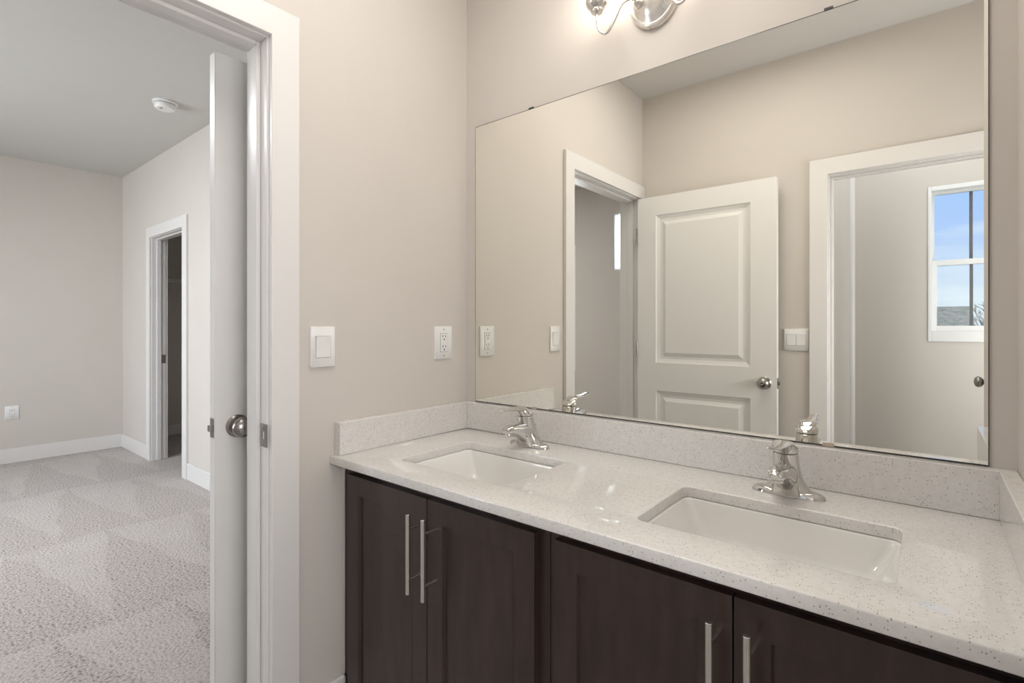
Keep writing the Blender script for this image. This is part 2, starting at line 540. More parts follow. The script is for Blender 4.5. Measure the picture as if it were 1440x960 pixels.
def frame_y(name, y0, y1, xa, xb, ztop, cw, label, stop, sides=(1, -1)):
    ct = 0.018
    bm = bmesh.new()
    box(bm, xa - 0.015, xa, y0, y1, 0, ztop + 0.015)
    box(bm, xb, xb + 0.015, y0, y1, 0, ztop + 0.015)
    box(bm, xa, xb, y0, y1, ztop, ztop + 0.015)
    s0, s1 = stop
    box(bm, xa, xa + 0.011, s0, s1, 0, ztop)
    box(bm, xb - 0.011, xb, s0, s1, 0, ztop)
    box(bm, xa + 0.011, xb - 0.011, s0, s1, ztop - 0.011, ztop)
    rv = 0.005
    for ys, sg in ((y1, 1), (y0, -1)):
        if sg not in sides:
            continue
        a, b = sorted((ys, ys + sg * ct))
        u_board(bm, 'y', a, b, xa - rv - cw, xa - rv, xb + rv, xb + rv + cw, ztop + rv, ztop + rv + cw)
    return struct(obj(name, bm, M['trim'], bevel=0.0022), label, 'door frame')

f1 = frame_x('trim_1', 0.0, -0.115, FJ, NJ, 2.045, 0.079, 'white casing and jamb of the doorway between bathroom and bedroom', stop=(-0.075, -0.037), cut_far=-D + 0.001)
# strike plate on the near jamb
bm = bmesh.new()
for (xx0, xx1, z0, z1) in ((-0.033, -0.024, 0.937, 1.0), (-0.012, 0.004, 0.937, 1.0), (-0.024, -0.012, 0.937, 0.957), (-0.024, -0.012, 0.980, 1.0)):
    box(bm, xx0, xx1, NJ - 0.0025, NJ + 0.0005, z0, z1)
sp = obj('strike_plate', bm, M['satin'], f1, bevel=0.0008)
sp['label'] = 'brushed metal strike plate'
sc_ = bmesh.new()
for z in (0.946, 0.991):
    lathe(sc_, (-0.018, NJ - 0.0022, z), (0, -1, 0), [(0.004, 0), (0.0038, 0.0012), (0.0005, 0.0016)], n=14)
obj('screw', sc_, M['satin'], sp)

f2 = frame_y('trim_2', -D - 0.115, -D, OX0, OX1, 2.020, 0.080, 'white casing and jamb of the doorway seen at the right of the mirror', stop=(-D - 0.075, -D - 0.040), sides=(1, -1))
f3 = frame_y('trim_3', BY, BY + 0.115, CX0, CX1, CZ, 0.095, 'white casing and jamb of the closet doorway in the bedroom', stop=(BY + 0.04, BY + 0.075))
boxes('strike_plate', M['satin'], [(CX0 - 0.0005, CX0 + 0.002, BY + 0.080, BY + 0.112, 0.91, 0.99)], f3, 0.0008)
# rounded corner trim in the tub room
bm = bmesh.new()
cyl(bm, (0.978, WY + 0.003, 0), (0.978, WY + 0.003, HB), 0.026, n=32)
struct(obj('trim_4', bm, M['trim']), 'rounded white corner trim of the small room in the mirror', 'corner trim')

# ------------------------------------------------------------------ doors
def panel_face(bm, W, H, panels, y, sg, loops):
    """front face of a slab W x H in the xz plane at y with recessed/raised panels; sg is the outward side"""
    xs0, xs1 = panels[0][0], panels[0][1]
    def quad(x0, x1, z0, z1):
        bm.faces.new([bm.verts.new((x, y, z)) for x, z in ((x0, z0), (x1, z0), (x1, z1), (x0, z1))])
    quad(0, xs0, 0, H)
    quad(xs1, W, 0, H)
    zz = [0]
    for (_, _, z0, z1) in panels:
        zz += [z0, z1]
    zz.append(H)
    for i in range(0, len(zz), 2):
        quad(xs0, xs1, zz[i], zz[i + 1])
    for (x0, x1, z0, z1) in panels:
        prev = None
        for ins, dep in [(0, 0)] + loops:
            r = [bm.verts.new((x, y - sg * dep, z)) for x, z in ((x0 + ins, z0 + ins), (x1 - ins, z0 + ins), (x1 - ins, z1 - ins), (x0 + ins, z1 - ins))]
            if prev:
                ring_faces(bm, prev, r)
            prev = r
        bm.faces.new(prev)

def slab(W, H, T, panels, loops, both=True):
    """door slab in local coords: x 0..W, y 0..T (front face at y=0 looking to -y), z 0..H"""
    bm = bmesh.new()
    panel_face(bm, W, H, panels, 0, -1, loops)
    if both:
        panel_face(bm, W, H, panels, T, 1, loops)
    else:
        bm.faces.new([bm.verts.new(p) for p in ((0, T, 0), (W, T, 0), (W, T, H), (0, T, H))])
    for a, b in (((0, 0), (W, 0)), ((W, 0), (W, H)), ((W, H), (0, H)), ((0, H), (0, 0))):
        bm.faces.new([bm.verts.new(p) for p in ((a[0], 0, a[1]), (b[0], 0, b[1]), (b[0], T, b[1]), (a[0], T, a[1]))])
    bmesh.ops.remove_doubles(bm, verts=bm.verts[:], dist=1e-5)
    return bm

MOULD = [(0.003, 0.005), (0.024, 0.0135), (0.038, 0.0135), (0.060, 0.002)]

def knob_bm(T):
    bms = []
    for sg, y in ((-1, 0.0), (1, T)):
        bm = bmesh.new()
        lathe(bm, (0, y, 0), (0, sg, 0), [(0.033, 0.0), (0.033, 0.004), (0.029, 0.008), (0.014, 0.010), (0.0125, 0.014), (0.0125, 0.018), (0.019, 0.022),
                                        (0.0262, 0.028), (0.0298, 0.036), (0.0298, 0.043), (0.0255, 0.051), (0.0165, 0.0565), (0.0075, 0.0582), (0.0060, 0.0572), (0.0005, 0.0572)], n=36)
        bms.append(bm)
    return bms

def panel_door(name, label, W, H, T, loc, rotz, hinge_x, knob_x, knob_z, zs):
    """leaf with its hinge edge at local x=hinge_x"""
    root = thing(name, label, 'door', (0, 0, 0), kind='structure')
    panels = [(0.128, W - 0.115, 0.22, 0.868), (0.128, W - 0.115, 1.035, 1.912)]
    obj('door_leaf', slab(W, H, T, panels, MOULD), M['door'], root, bevel=0.0012, sharp=10)
    for bm in knob_bm(T):
        bm.transform(Matrix.Translation((knob_x, 0, knob_z)))
        obj('door_knob', bm, M['satin'], root)
    # latch on the free edge
    ex = W if hinge_x == 0 else 0.0
    sg = 1 if hinge_x == 0 else -1
    bm = bmesh.new()
    a, b = sorted((ex, ex + sg * 0.0015))
    box(bm, a, b, T / 2 - 0.0125, T / 2 + 0.0125, knob_z - 0.028, knob_z + 0.028)
    a, b = sorted((ex, ex + sg * 0.011))
    box(bm, a, b, T / 2 - 0.006, T / 2 + 0.006, knob_z - 0.009, knob_z + 0.009)
    obj('latch', bm, M['satin'], root, bevel=0.001)
    hx = hinge_x
    hs = -1 if hinge_x == 0 else 1
    for z in zs:
        bm = bmesh.new()
        a, b = sorted((hx + hs * 0.001, hx + hs * 0.004))
        box(bm, a, b, 0.001, T - 0.002, z - 0.045, z + 0.045)
        cyl(bm, (hx + hs * 0.004, -0.004, z - 0.045), (hx + hs * 0.004, -0.004, z + 0.045), 0.0055, n=14)
        obj('hinge', bm, M['satin'], root, bevel=0.0006)
    root.location = loc
    root.rotation_euler = (0, 0, rotz)
    return root

# the door seen in the mirror: opened against the wall behind the camera; its visible face looks to +y
T = 0.035
d1 = panel_door('door_1', 'white two panel bathroom door standing open, reflected in the mirror', 0.770, 2.025, T, (0.782, FJ + 0.045, 0.012), PI, 0.770, 0.058, 0.955, (0.21, 1.11, 1.80))
# bedroom door: standing open parallel to the bathroom wall, only its latch edge and one face show
d2 = panel_door('door_2', 'white bedroom door seen edge on beyond the doorway', 0.965, 2.045, T, (-0.212, -0.822, 0.014), PI / 2, 0.965, 0.062, 0.955, (0.21, 1.11, 1.80))
# local +y turns to -x: front face (y=0) looks to +x
# door of the small room behind, opened along its right jamb
d3 = panel_door('door_3', 'white door of the small room, only its knob shows at the mirror edge', 0.710, 2.005, T, (1.676, -2.425, 0.010), PI / 2, 0.710, 0.060, 0.950, (0.21, 1.11, 1.80))
d3.location = (1.676 , -2.425, 0.010)
d3.rotation_euler = (0, 0, PI / 2)
# closet door opened into the closet
d4 = panel_door('door_4', 'white closet door opened into the dark closet', 0.76, 2.06, T, (CX1 - 0.002, BY + 0.155, 0.012), PI / 2, 0.0, 0.70, 0.955, (0.21, 1.08, 1.80))

# ------------------------------------------------------------------ windows
def sash(name, root, x0, x1, z0, z1, y0, y1, st=0.028, rb=0.032, muntin=True):
    s = boxes(name, M['vinyl'], [(x0, x0 + st, y0, y1, z0, z1), (x1 - st, x1, y0, y1, z0, z1), (x0 + st, x1 - st, y0, y1, z0, z0 + rb), (x0 + st, x1 - st, y0, y1, z1 - rb, z1)], root, 0.002)
    ym = (y0 + y1) / 2
    boxes('pane', M['glass'], [(x0 + st, x1 - st, ym - 0.002, ym + 0.002, z0 + rb, z1 - rb)], s)
    if muntin:
        xm = (x0 + x1) / 2
        boxes('muntin', M['muntin'], [(xm - 0.008, xm + 0.008, ym - 0.008, ym + 0.008, z0 + rb, z1 - rb)], s, 0.001)
    return s

w1 = thing('window_1', 'white double hung window with blue sky reflected in the mirror', 'window', (1.59, WY, WZ0), kind='structure')
boxes('window_frame', M['vinyl'], [(WX0, WX0 + 0.018, WY - 0.10, WY + 0.006, WZ0, WZ1), (WX1 - 0.018, WX1, WY - 0.10, WY + 0.006, WZ0, WZ1),
                                   (WX0 + 0.018, WX1 - 0.018, WY - 0.10, WY + 0.006, WZ1 - 0.028, WZ1), (WX0 + 0.018, WX1 - 0.018, WY - 0.10, WY + 0.006, WZ0, WZ0 + 0.065)], w1, 0.003)
zm = 1.665
sash('upper_sash', w1, WX0 + 0.016, WX1 - 0.016, zm - 0.012, WZ1 - 0.026, WY - 0.085, WY - 0.06, 0.016, 0.018)
sash('lower_sash', w1, WX0 + 0.018, WX1 - 0.018, WZ0 + 0.065, zm + 0.012, WY - 0.055, WY - 0.025, 0.026, 0.034)

w2 = thing('window_2', 'small high bedroom window glimpsed through the mirrored doorway', 'window', ((TX0 + TX1) / 2, -3.6, TZ0), kind='structure')
sash('sash', w2, TX0, TX1, TZ0, TZ1, -3.68, -3.62, 0.02, 0.02, muntin=False)
boxes('glare_sheet', M['glare'], [(TX0 + 0.001, TX1 - 0.001, -3.606, -3.6045, TZ0 + 0.002, TZ1 - 0.001)], w2)  # added sheet that makes the window read as blown-out white
w3 = thing('window_3', 'unseen wide bedroom window added to let in daylight', 'window', ((GX0 + GX1) / 2, -3.6, GZ0), kind='structure')  # window added out of view, placed for the daylight it lets in
gm = (GX0 + GX1) / 2
sash('sash', w3, GX0, gm, GZ0, GZ1, -3.70, -3.64, 0.04, 0.05, muntin=False)
sash('sash', w3, gm, GX1, GZ0, GZ1, -3.70, -3.64, 0.04, 0.05, muntin=False)

# ------------------------------------------------------------------ vanity
ZC, TH = 0.879, 0.0255
YF = 0.585
FY, DY = -0.536, -0.555      # face frame front, door front

SHAKER = [(0.0035, 0.0080), (0.0040, 0.0085)]
def bar_handle(parent, x, zc):
    bm = bmesh.new()
    yb = -0.595
    lathe(bm, (x, yb, zc - 0.1005), (0, 0, 1), [(0.0052, 0), (0.006, 0.0008), (0.006, 0.2002), (0.0052, 0.201)], n=20)
    h = obj('handle', bm, M['nickel'], parent)
    h['label'] = 'brushed nickel bar handle'
    for dz in (-0.064, 0.064):
        b2 = bmesh.new()
        cyl(b2, (x, DY + 0.0005, zc + dz), (x, yb, zc + dz), 0.0045, n=14)
        obj('handle_post', b2, M['nickel'], h)
    return h

def cabinet(label, x0, x1, doors, filler, bead=None):
    root = thing('vanity_cabinet', label, 'cabinet', ((x0 + x1) / 2, FY, 0.0), group='vanity base cabinets')
    zt = ZC - TH
    t = 0.016
    boxes('carcass', M['carcass'], [(x0, x0 + t, FY + 0.019, -0.004, 0.10, zt - 0.001), (x1 - t, x1, FY + 0.019, -0.004, 0.10, zt - 0.001),
                                    (x0 + t, x1 - t, FY + 0.019, -0.004, 0.10, 0.116), (x0 + t, x1 - t, -0.012, -0.004, 0.116, zt - 0.001)], root)
    fx0, fx1 = filler
    mid = (doors[0][1] + doors[1][0]) / 2
    boxes('face_frame', M['wood'], [(fx0, doors[0][0] + 0.012, FY, FY + 0.019, 0.10, zt - 0.001), (doors[1][1] - 0.012, fx1, FY, FY + 0.019, 0.10, zt - 0.001),
                                    (doors[0][0] + 0.012, doors[1][1] - 0.012, FY, FY + 0.019, 0.80, zt - 0.001), (doors[0][0] + 0.012, doors[1][1] - 0.012, FY, FY + 0.019, 0.10, 0.135),
                                    (mid - 0.016, mid + 0.016, FY, FY + 0.019, 0.135, 0.80)], root, 0.001)
    boxes('toe_kick', M['wood'], [(fx0, fx1, FY + 0.065, FY + 0.08, 0.0, 0.10)], root, 0.001)
    for k, (dx0, dx1) in enumerate(doors):
        W, H = dx1 - dx0, 0.826 - 0.112
        st = 0.055
        bm = slab(W, H, 0.0185, [(st, W - st, st, H - st)], SHAKER, both=False)
        bm.transform(Matrix.Translation((dx0, DY, 0.112)))
        d = obj('cabinet_door', bm, M['wood'], root, bevel=0.0014, sharp=15)
        hx = dx1 - 0.024 if k == 0 else dx0 + 0.030
        bar_handle(d, hx, 0.6925)
    if bead:
        boxes('caulk_bead', M['caulk'], [bead], root, 0.001)
    return root

cabinet('dark espresso vanity cabinet at the left under the first sink, against the doorway wall', 0.012, 0.766, [(0.045, 0.3965), (0.3995, 0.737)], (0.004, 0.7665),
        bead=(0.0003, 0.0055, FY - 0.004, FY + 0.012, 0.205, ZC - TH - 0.001))
cabinet('dark espresso vanity cabinet at the right under the second sink', 0.768, 1.516, [(0.788, 1.1385), (1.1415, 1.489)], (0.7675, XR - 0.002))

# countertop with two rounded cut-outs
CUT = [(0.1915, 0.5885, -0.478, -0.189), (0.929, 1.349, -0.474, -0.200)]
def counter_mesh():
    cu = bpy.data.curves.new('counter_outline', 'CURVE')
    cu.dimensions = '2D'
    cu.fill_mode = 'BOTH'
    cu.extrude = TH / 2 - 0.003
    cu.bevel_depth = 0.003
    cu.bevel_resolution = 2
    cu.offset = -0.003
    def spline(pts):
        s = cu.splines.new('POLY')
        s.points.add(len(pts) - 1)
        for p, (x, y) in zip(s.points, pts):
            p.co = (x, y, 0, 1)
        s.use_cyclic_u = True
    spline([(0.0005, -YF), (XR - 0.0005, -YF), (XR - 0.0005, -0.0005), (0.0005, -0.0005)])
    for c in CUT:
        spline(rrect(*c, 0.020, 8))
    o = bpy.data.objects.new('counter_outline', cu)
    COL.objects.link(o)
    dg = bpy.context.evaluated_depsgraph_get()
    dg.update()
    me = bpy.data.meshes.new_from_object(o.evaluated_get(dg))
    bpy.data.objects.remove(o)
    bpy.data.curves.remove(cu)
    return me
me = counter_mesh()
me.name = 'countertop'
bm = bmesh.new()
bm.from_mesh(me)
bmesh.ops.remove_doubles(bm, verts=bm.verts[:], dist=1e-5)
bm.transform(Matrix.Translation((0, 0, ZC - TH / 2)))
ct = obj('countertop', bm, M['quartz'], sharp=50)
tag(ct, 'long speckled off white quartz countertop with two sink cut-outs', 'countertop')

TS = 0.0293
ZS = 0.9775
YE = 0.5695
def splash(b, label):
    return tag(boxes('backsplash', M['quartz'], [b], None, 0.002), label, 'backsplash', 'quartz backsplash pieces')
splash((0.0005, XR - 0.0005, -TS, -0.0005, ZC + 0.0002, ZS), 'long speckled quartz backsplash under the mirror')
splash((0.0005, TS, -YE, -TS - 0.0004, ZC + 0.0002, ZS), 'short quartz side splash against the left wall below the outlet')
splash((XR - TS, XR - 0.0005, -YE, -TS - 0.0004, ZC + 0.0002, ZS), 'short quartz side splash at the right end of the counter')

# undermount basins
def basin(label, c):
    x0, x1, y0, y1 = c
    root = thing('sink', label, 'sink', ((x0 + x1) / 2, (y0 + y1) / 2, ZC - 0.145), group='undermount sinks')
    bm = bmesh.new()
    zt = ZC - TH - 0.0005
    prof = [(-0.022, -0.022, 0.0, 0.034), (0.003, 0.003, 0.0, 0.016), (0.005, 0.004, 0.003, 0.018), (0.010, 0.005, 0.016, 0.019), (0.022, 0.008, 0.042, 0.021), (0.036, 0.013, 0.068, 0.024), (0.043, 0.018, 0.080, 0.027),
            (0.053, 0.027, 0.090, 0.030), (0.068, 0.042, 0.096, 0.034), (0.10, 0.075, 0.100, 0.03), (0.13, 0.12, 0.101, 0.01)]
    rings = []
    for ix, iy, dep, r in prof:
        rings.append([(x, y, zt - dep) for x, y in rrect(x0 + ix, x1 - ix, y0 + iy, y1 - iy, r, 6)])
    R = loft(bm, rings, False, True)
    # outer shell
    out = [(-0.022, 0.012, 0.034), (-0.008, 0.016, 0.03), (-0.006, 0.080, 0.03), (0.008, 0.105, 0.035), (0.05, 0.118, 0.03)]
    rings2 = [[(x, y, zt - dep) for x, y in rrect(x0 + ins, x1 - ins, y0 + ins, y1 - ins, r, 6)] for ins, dep, r in out]
    R2 = loft(bm, rings2, False, True)
    ring_faces(bm, R[0], R2[0])
    obj('basin', bm, M['porcelain'], root, sharp=60)
    bm = bmesh.new()
    lathe(bm, ((x0 + x1) / 2, (y0 + y1) / 2, zt - 0.1008), (0, 0, 1), [(0.03, 0), (0.03, 0.002), (0.022, 0.003), (0.02, 0.001), (0.016, 0.004), (0.0005, 0.006)], n=28)
    obj('drain', bm, M['chrome'], root)
    return root
basin('white rectangular undermount sink at the left of the vanity', CUT[0])
basin('white rectangular undermount sink at the right of the vanity', CUT[1])

# ------------------------------------------------------------------ faucets
def faucet(label, loc):
    root = thing('faucet', label, 'faucet', (0, 0, 0), group='chrome faucets')
    # base: winged oval plate rising into the body
    bm = bmesh.new()
    n = 48
    def zprof(t):   # height of the deck plate top along x (0 centre .. 1 wing tip)
        return 0.010 + 0.003 * math.cos(t * PI)
    rings = []
    for s, z in ((1.0, 0.0), (1.0, 0.004), (0.97, 0.008), (0.90, 0.0115), (0.78, 0.0135)):
        rings.append([(x * s if True else x, y * (s if s > .9 else s * .98), z) for x, y in superell(0, 0, 0.076, 0.026, 2.3, n)])
    loft(bm, rings)
    obj('base_plate', bm, M['chrome'], root)
    # body: lofted from a broad saddle on the plate to the round column
    bm = bmesh.new()
    rings = []
    for z, a, b, yc, p in ((0.008, 0.058, 0.023, 0.0, 2.2), (0.014, 0.051, 0.0235, 0.0, 2.2), (0.024, 0.041, 0.024, -0.001, 2.2), (0.036, 0.0335, 0.0245, -0.003, 2.2),
                           (0.050, 0.0295, 0.0252, -0.006, 2.1), (0.066, 0.0272, 0.0258, -0.011, 2), (0.084, 0.0264, 0.0262, -0.018, 2), (0.100, 0.0262, 0.0262, -0.0225, 2), (0.1015, 0.0245, 0.0245, -0.0225, 2)):
        rings.append([(x, y, z) for x, y in superell(0, yc, a, b, p, n)])
    loft(bm, rings)
    obj('body', bm, M['chrome'], root)
    # spout reaching forward, wide underneath where it springs from the plate
    bm = bmesh.new()
    rings = []
    for y, zc, a, h in ((0.0, 0.046, 0.024, 0.036), (-0.022, 0.046, 0.0245, 0.034), (-0.040, 0.052, 0.0240, 0.028), (-0.060, 0.060, 0.0225, 0.021), (-0.080, 0.066, 0.0205, 0.0155), (-0.098, 0.069, 0.019, 0.0130),
                        (-0.110, 0.069, 0.018, 0.0120), (-0.118, 0.068, 0.0155, 0.0100), (-0.122, 0.067, 0.010, 0.006)):
        rings.append([(x, y, z) for x, z in superell(0, zc, a, h, 2.6, 28)])
    loft(bm, rings)
    obj('spout', bm, M['chrome'], root)
    # brushed apron under the spout
    bm = bmesh.new()
    rings = []
    for z, a, yf in ((0.006, 0.030, -0.030), (0.022, 0.0265, -0.034), (0.038, 0.0235, -0.046), (0.050, 0.0215, -0.062)):
        rings.append([(-a, -0.01, z), (-a, yf * .8, z), (-a * .75, yf, z), (a * .75, yf, z), (a, yf * .8, z), (a, -0.01, z)])
    loft(bm, rings)
    obj('apron', bm, M['nickel'], root, sharp=50)
    bm = bmesh.new()
    lathe(bm, (0, -0.105, 0.060), (0, 0, -1), [(0.0125, -0.006), (0.0135, 0.0), (0.0135, 0.006), (0.012, 0.008), (0.009, 0.008), (0.0005, 0.006)], n=24)
    obj('aerator', bm, M['chrome'], root)
    # seam ring, then dome handle with its lever
    bm = bmesh.new()
    cyl(bm, (0, -0.0225, 0.1010), (0, -0.0225, 0.1038), 0.0242, n=32)
    obj('seam_ring', bm, M['dark'], root)
    bm = bmesh.new()
    # hooded cap: sheared upward to the front
    rings = []
    for z, r, yc, tilt in ((0.1033, 0.0255, -0.0225, 0.0), (0.1050, 0.0265, -0.0225, 0.02), (0.1100, 0.0265, -0.0240, 0.08), (0.1150, 0.0258, -0.0260, 0.16), (0.1195, 0.0235, -0.0285, 0.22), (0.1230, 0.0195, -0.0315, 0.25), (0.1255, 0.0135, -0.0345, 0.25), (0.1266, 0.0060, -0.0360, 0.2), (0.1268, 0.0005, -0.0365, 0.2)):
        rings.append([(r * math.cos(2 * PI * i / 40), yc + r * math.sin(2 * PI * i / 40), z - tilt * r * math.sin(2 * PI * i / 40)) for i in range(40)])
    loft(bm, rings)
    h = obj('handle', bm, M['chrome'], root)
    bm = bmesh.new()
    rings = []
    for y, z, a, t in ((-0.018, 0.1180, 0.010, 0.004), (-0.030, 0.1240, 0.0190, 0.0060), (-0.046, 0.1265, 0.0220, 0.0068), (-0.062, 0.1270, 0.0200, 0.0056), (-0.080, 0.1268, 0.0165, 0.0040),
                       (-0.100, 0.1275, 0.0135, 0.0030), (-0.120, 0.1292, 0.0120, 0.0026), (-0.138, 0.1315, 0.0120, 0.0026), (-0.150, 0.1332, 0.0105, 0.0026), (-0.156, 0.1340, 0.0065, 0.0018)):
        rings.append([(x, y, zz) for x, zz in superell(0, z, a, t, 2.2, 24)])
    loft(bm, rings)
    obj('lever', bm, M['chrome'], h)
    # tapered neck under the lever
    bm = bmesh.new()
    rings = []
    for z, a, y0, y1 in ((0.104, 0.012, -0.050, -0.030), (0.113, 0.0145, -0.058, -0.030), (0.122, 0.0175, -0.068, -0.030)):
        rings.append([(x, yy, z) for x, yy in superell(0, (y0 + y1) / 2, a, (y1 - y0) / 2, 2.2, 20)])
    loft(bm, rings)
    obj('lever_neck', bm, M['chrome'], h)
    bm = bmesh.new()
    cyl(bm, (0, 0.030, 0.006), (0, 0.030, 0.060), 0.0022, n=10)
    lathe(bm, (0, 0.030, 0.058), (0, 0, 1), [(0.0022, 0), (0.0045, 0.003), (0.0045, 0.008), (0.0005, 0.0105)], n=16)
    obj('lift_rod', bm, M['chrome'], root)
    root.location = loc
    return root
fa = faucet('chrome single lever faucet behind the left sink', (0.3895, -0.113, ZC))
fb = copy_tree(fa, (1.1365, -0.116, ZC))
fb['label'] = 'chrome single lever faucet behind the right sink'

# ------------------------------------------------------------------ mirror
MX0, MX1, MZ0, MZ1 = 0.0505, 1.4835, 0.9795, 2.0205
mr = thing('wall_mirror', 'large frameless wall mirror above the double vanity', 'mirror', ((MX0 + MX1) / 2, 0, MZ0))
e = 0.0028
bm = bmesh.new()
bm.faces.new([bm.verts.new((x, -0.006, z)) for x, z in ((MX0 + e, MZ0 + e), (MX1 - e * .6, MZ0 + e), (MX1 - e * .6, MZ1 - e), (MX0 + e, MZ1 - e))])
mg = obj('mirror_glass', bm, M['mirror'], mr)
bm = bmesh.new()
r0 = [bm.verts.new((x, -0.006, z)) for x, z in ((MX0 + e, MZ0 + e), (MX1 - e * .6, MZ0 + e), (MX1 - e * .6, MZ1 - e), (MX0 + e, MZ1 - e))]
r1 = [bm.verts.new((x, -0.0045, z)) for x, z in ((MX0, MZ0), (MX1, MZ0), (MX1, MZ1), (MX0, MZ1))]
r2 = [bm.verts.new((x, -0.0008, z)) for x, z in ((MX0, MZ0), (MX1, MZ0), (MX1, MZ1), (MX0, MZ1))]
ring_faces(bm, r0, r1)
ring_faces(bm, r1, r2)
bm.faces.new(r2)
obj('mirror_edge', bm, M['edge'], mr)['label'] = 'dark polished glass edge'
for xc, hw, z0, z1, mt in ((0.3315, 0.010, MZ0 - 0.0012, MZ0 + 0.006, 'clip'), (1.202, 0.012, MZ0 - 0.0012, MZ0 + 0.008, 'clip'), (0.318, 0.011, MZ1 - 0.002, MZ1 + 0.0035, 'edge'), (1.203, 0.0095, MZ1 - 0.002, MZ1 + 0.004, 'edge')):
    bm = bmesh.new()
    box(bm, xc - hw, xc + hw, -0.0088, -0.0062, z0, z1)
    obj('mirror_clip', bm, M[mt], mr, bevel=0.0008)

# ------------------------------------------------------------------ switches and outlets
def rocker_switch(name, label, w, h, gangs, rw, rh, zoff=0.0):
    """plate in local xz plane, facing -y, centred at origin"""
    root = thing(name, label, 'light switch')
    bm = bmesh.new()
    rings = [[(x, y, z) for x, z in rrect(-w / 2 + i, w / 2 - i, -h / 2 + i, h / 2 - i, 0.003, 3)] for y, i in ((-0.0003, 0), (-0.0065, 0.0), (-0.0085, 0.0018))]
    loft(bm, rings)
    obj('plate', bm, M['plastic'], root, sharp=50)
    for g in range(gangs):
        xc = (g - (gangs - 1) / 2) * (rw + 0.0016)
        bm = bmesh.new()
        box(bm, xc - rw / 2 - 0.0012, xc + rw / 2 + 0.0012, -0.0088, -0.008, zoff - rh / 2 - 0.0012, zoff + rh / 2 + 0.0012)
        obj('rocker_gap', bm, M['gap'], root)
        bm = bmesh.new()
        vs = [(-rw / 2, rw / 2)]
        for (za, ya), (zb, yb) in ((((-rh / 2), -0.0092), (0.0, -0.0105)), ((0.0, -0.0105), (rh / 2, -0.0128))):
            pass
        pr = [(-rh / 2, -0.0084), (-rh / 2, -0.0096), (0.0, -0.0106), (rh / 2, -0.0130), (rh / 2, -0.0084)]
        a = [bm.verts.new((xc - rw / 2, y, zoff + z)) for z, y in pr]
        b = [bm.verts.new((xc + rw / 2, y, zoff + z)) for z, y in pr]
        ring_faces(bm, a, b)
        bm.faces.new(a)
        bm.faces.new(list(reversed(b)))
        obj('rocker', bm, M['plastic'], root, bevel=0.0006, sharp=15)
    return root

s1 = rocker_switch('light_switch', 'large white single rocker light switch beside the doorway casing', 0.079, 0.119, 1, 0.047, 0.062)
s1.location = (0.0, -0.6105, 1.2045)
s1.rotation_euler = (0, 0, PI / 2)     # -y face turns to +x
s2 = rocker_switch('light_switch', 'white double rocker light switch seen in the mirror beside the open door', 0.115, 0.113, 2, 0.042, 0.057)
s2.location = (0.8559, -D, 1.193)
s2.rotation_euler = (0, 0, PI)         # faces +y

def receptacle(name, label, w, h, decora=True):
    root = thing(name, label, 'outlet')
    bm = bmesh.new()
    rings = [[(x, y, z) for x, z in rrect(-w / 2 + i, w / 2 - i, -h / 2 + i, h / 2 - i, 0.003, 3)] for y, i in ((-0.0003, 0), (-0.004, 0.0), (-0.0062, 0.002))]
    loft(bm, rings)
    obj('plate', bm, M['plastic'], root, sharp=50)
    bm = bmesh.new()
    box(bm, -0.0180, 0.0180, -0.0066, -0.0058, -0.0345, 0.0345)
    obj('body_gap', bm, M['gap'], root)
    bm = bmesh.new()
    box(bm, -0.0166, 0.0166, -0.0082, -0.006, -0.0332, 0.0332)
    rb = obj('receptacle_body', bm, M['plastic'], root, bevel=0.001)
    for zc in (-0.0185, 0.0185):
        bm = bmesh.new()
        box(bm, -0.0078, -0.0052, -0.0086, -0.0080, zc + 0.0005, zc + 0.0095)
        box(bm, 0.0052, 0.0078, -0.0086, -0.0080, zc + 0.0005, zc + 0.0085)
        lathe(bm, (0, -0.0080, zc - 0.007), (0, -1, 0), [(0.0030, 0), (0.0030, 0.0006)], n=14)
        obj('socket_slots', bm, M['dark'], rb)
    bm = bmesh.new()
    box(bm, -0.006, 0.006, -0.0088, -0.008, 0.0008, 0.0040)
    box(bm, -0.006, 0.006, -0.0088, -0.008, -0.0040, -0.0008)
    obj('test_buttons', bm, M['plastic'], rb, bevel=0.0003)
    for zc in (-h / 2 + 0.012, h / 2 - 0.012):
        bm = bmesh.new()
        lathe(bm, (0, -0.0058, zc), (0, -1, 0), [(0.0030, 0), (0.0027, 0.001), (0.0004, 0.0013)], n=14)
        obj('screw', bm, M['gap'], root)
    return root
o1 = receptacle('wall_outlet', 'white wall outlet above the left backsplash near the mirror', 0.086, 0.120)
o1.location = (0, -0.1262, 1.2045)
o1.rotation_euler = (0, 0, PI / 2)
o2 = receptacle('wall_outlet', 'white wall outlet low on the far bedroom wall', 0.095, 0.125)
o2.location = (BX, -0.672, 0.464)
o2.rotation_euler = (0, 0, PI / 2)

# ------------------------------------------------------------------ vanity light
LX, LZ = 0.767, 2.237
vl = thing('vanity_light', 'brushed nickel two arm vanity light above the mirror', 'wall lamp', (LX, 0, LZ))
bm = bmesh.new()
rings = []
for s, y in ((1.0, -0.0005), (1.0, -0.010), (0.955, -0.0165), (0.90, -0.0185), (0.86, -0.0165), (0.83, -0.0175), (0.70, -0.028), (0.45, -0.037), (0.2, -0.041), (0.02, -0.042)):
    rings.append([(LX + 0.080 * s * math.cos(2 * PI * i / 56), y, LZ + 0.103 * s * math.sin(2 * PI * i / 56)) for i in range(56)])
loft(bm, rings)
obj('backplate', bm, M['nickel'], vl)
bm = bmesh.new()
lathe(bm, (LX, -0.040, LZ), (0, -1, 0), [(0.012, 0), (0.013, 0.006), (0.009, 0.012), (0.011, 0.016), (0.007, 0.022), (0.0005, 0.024)], n=24)
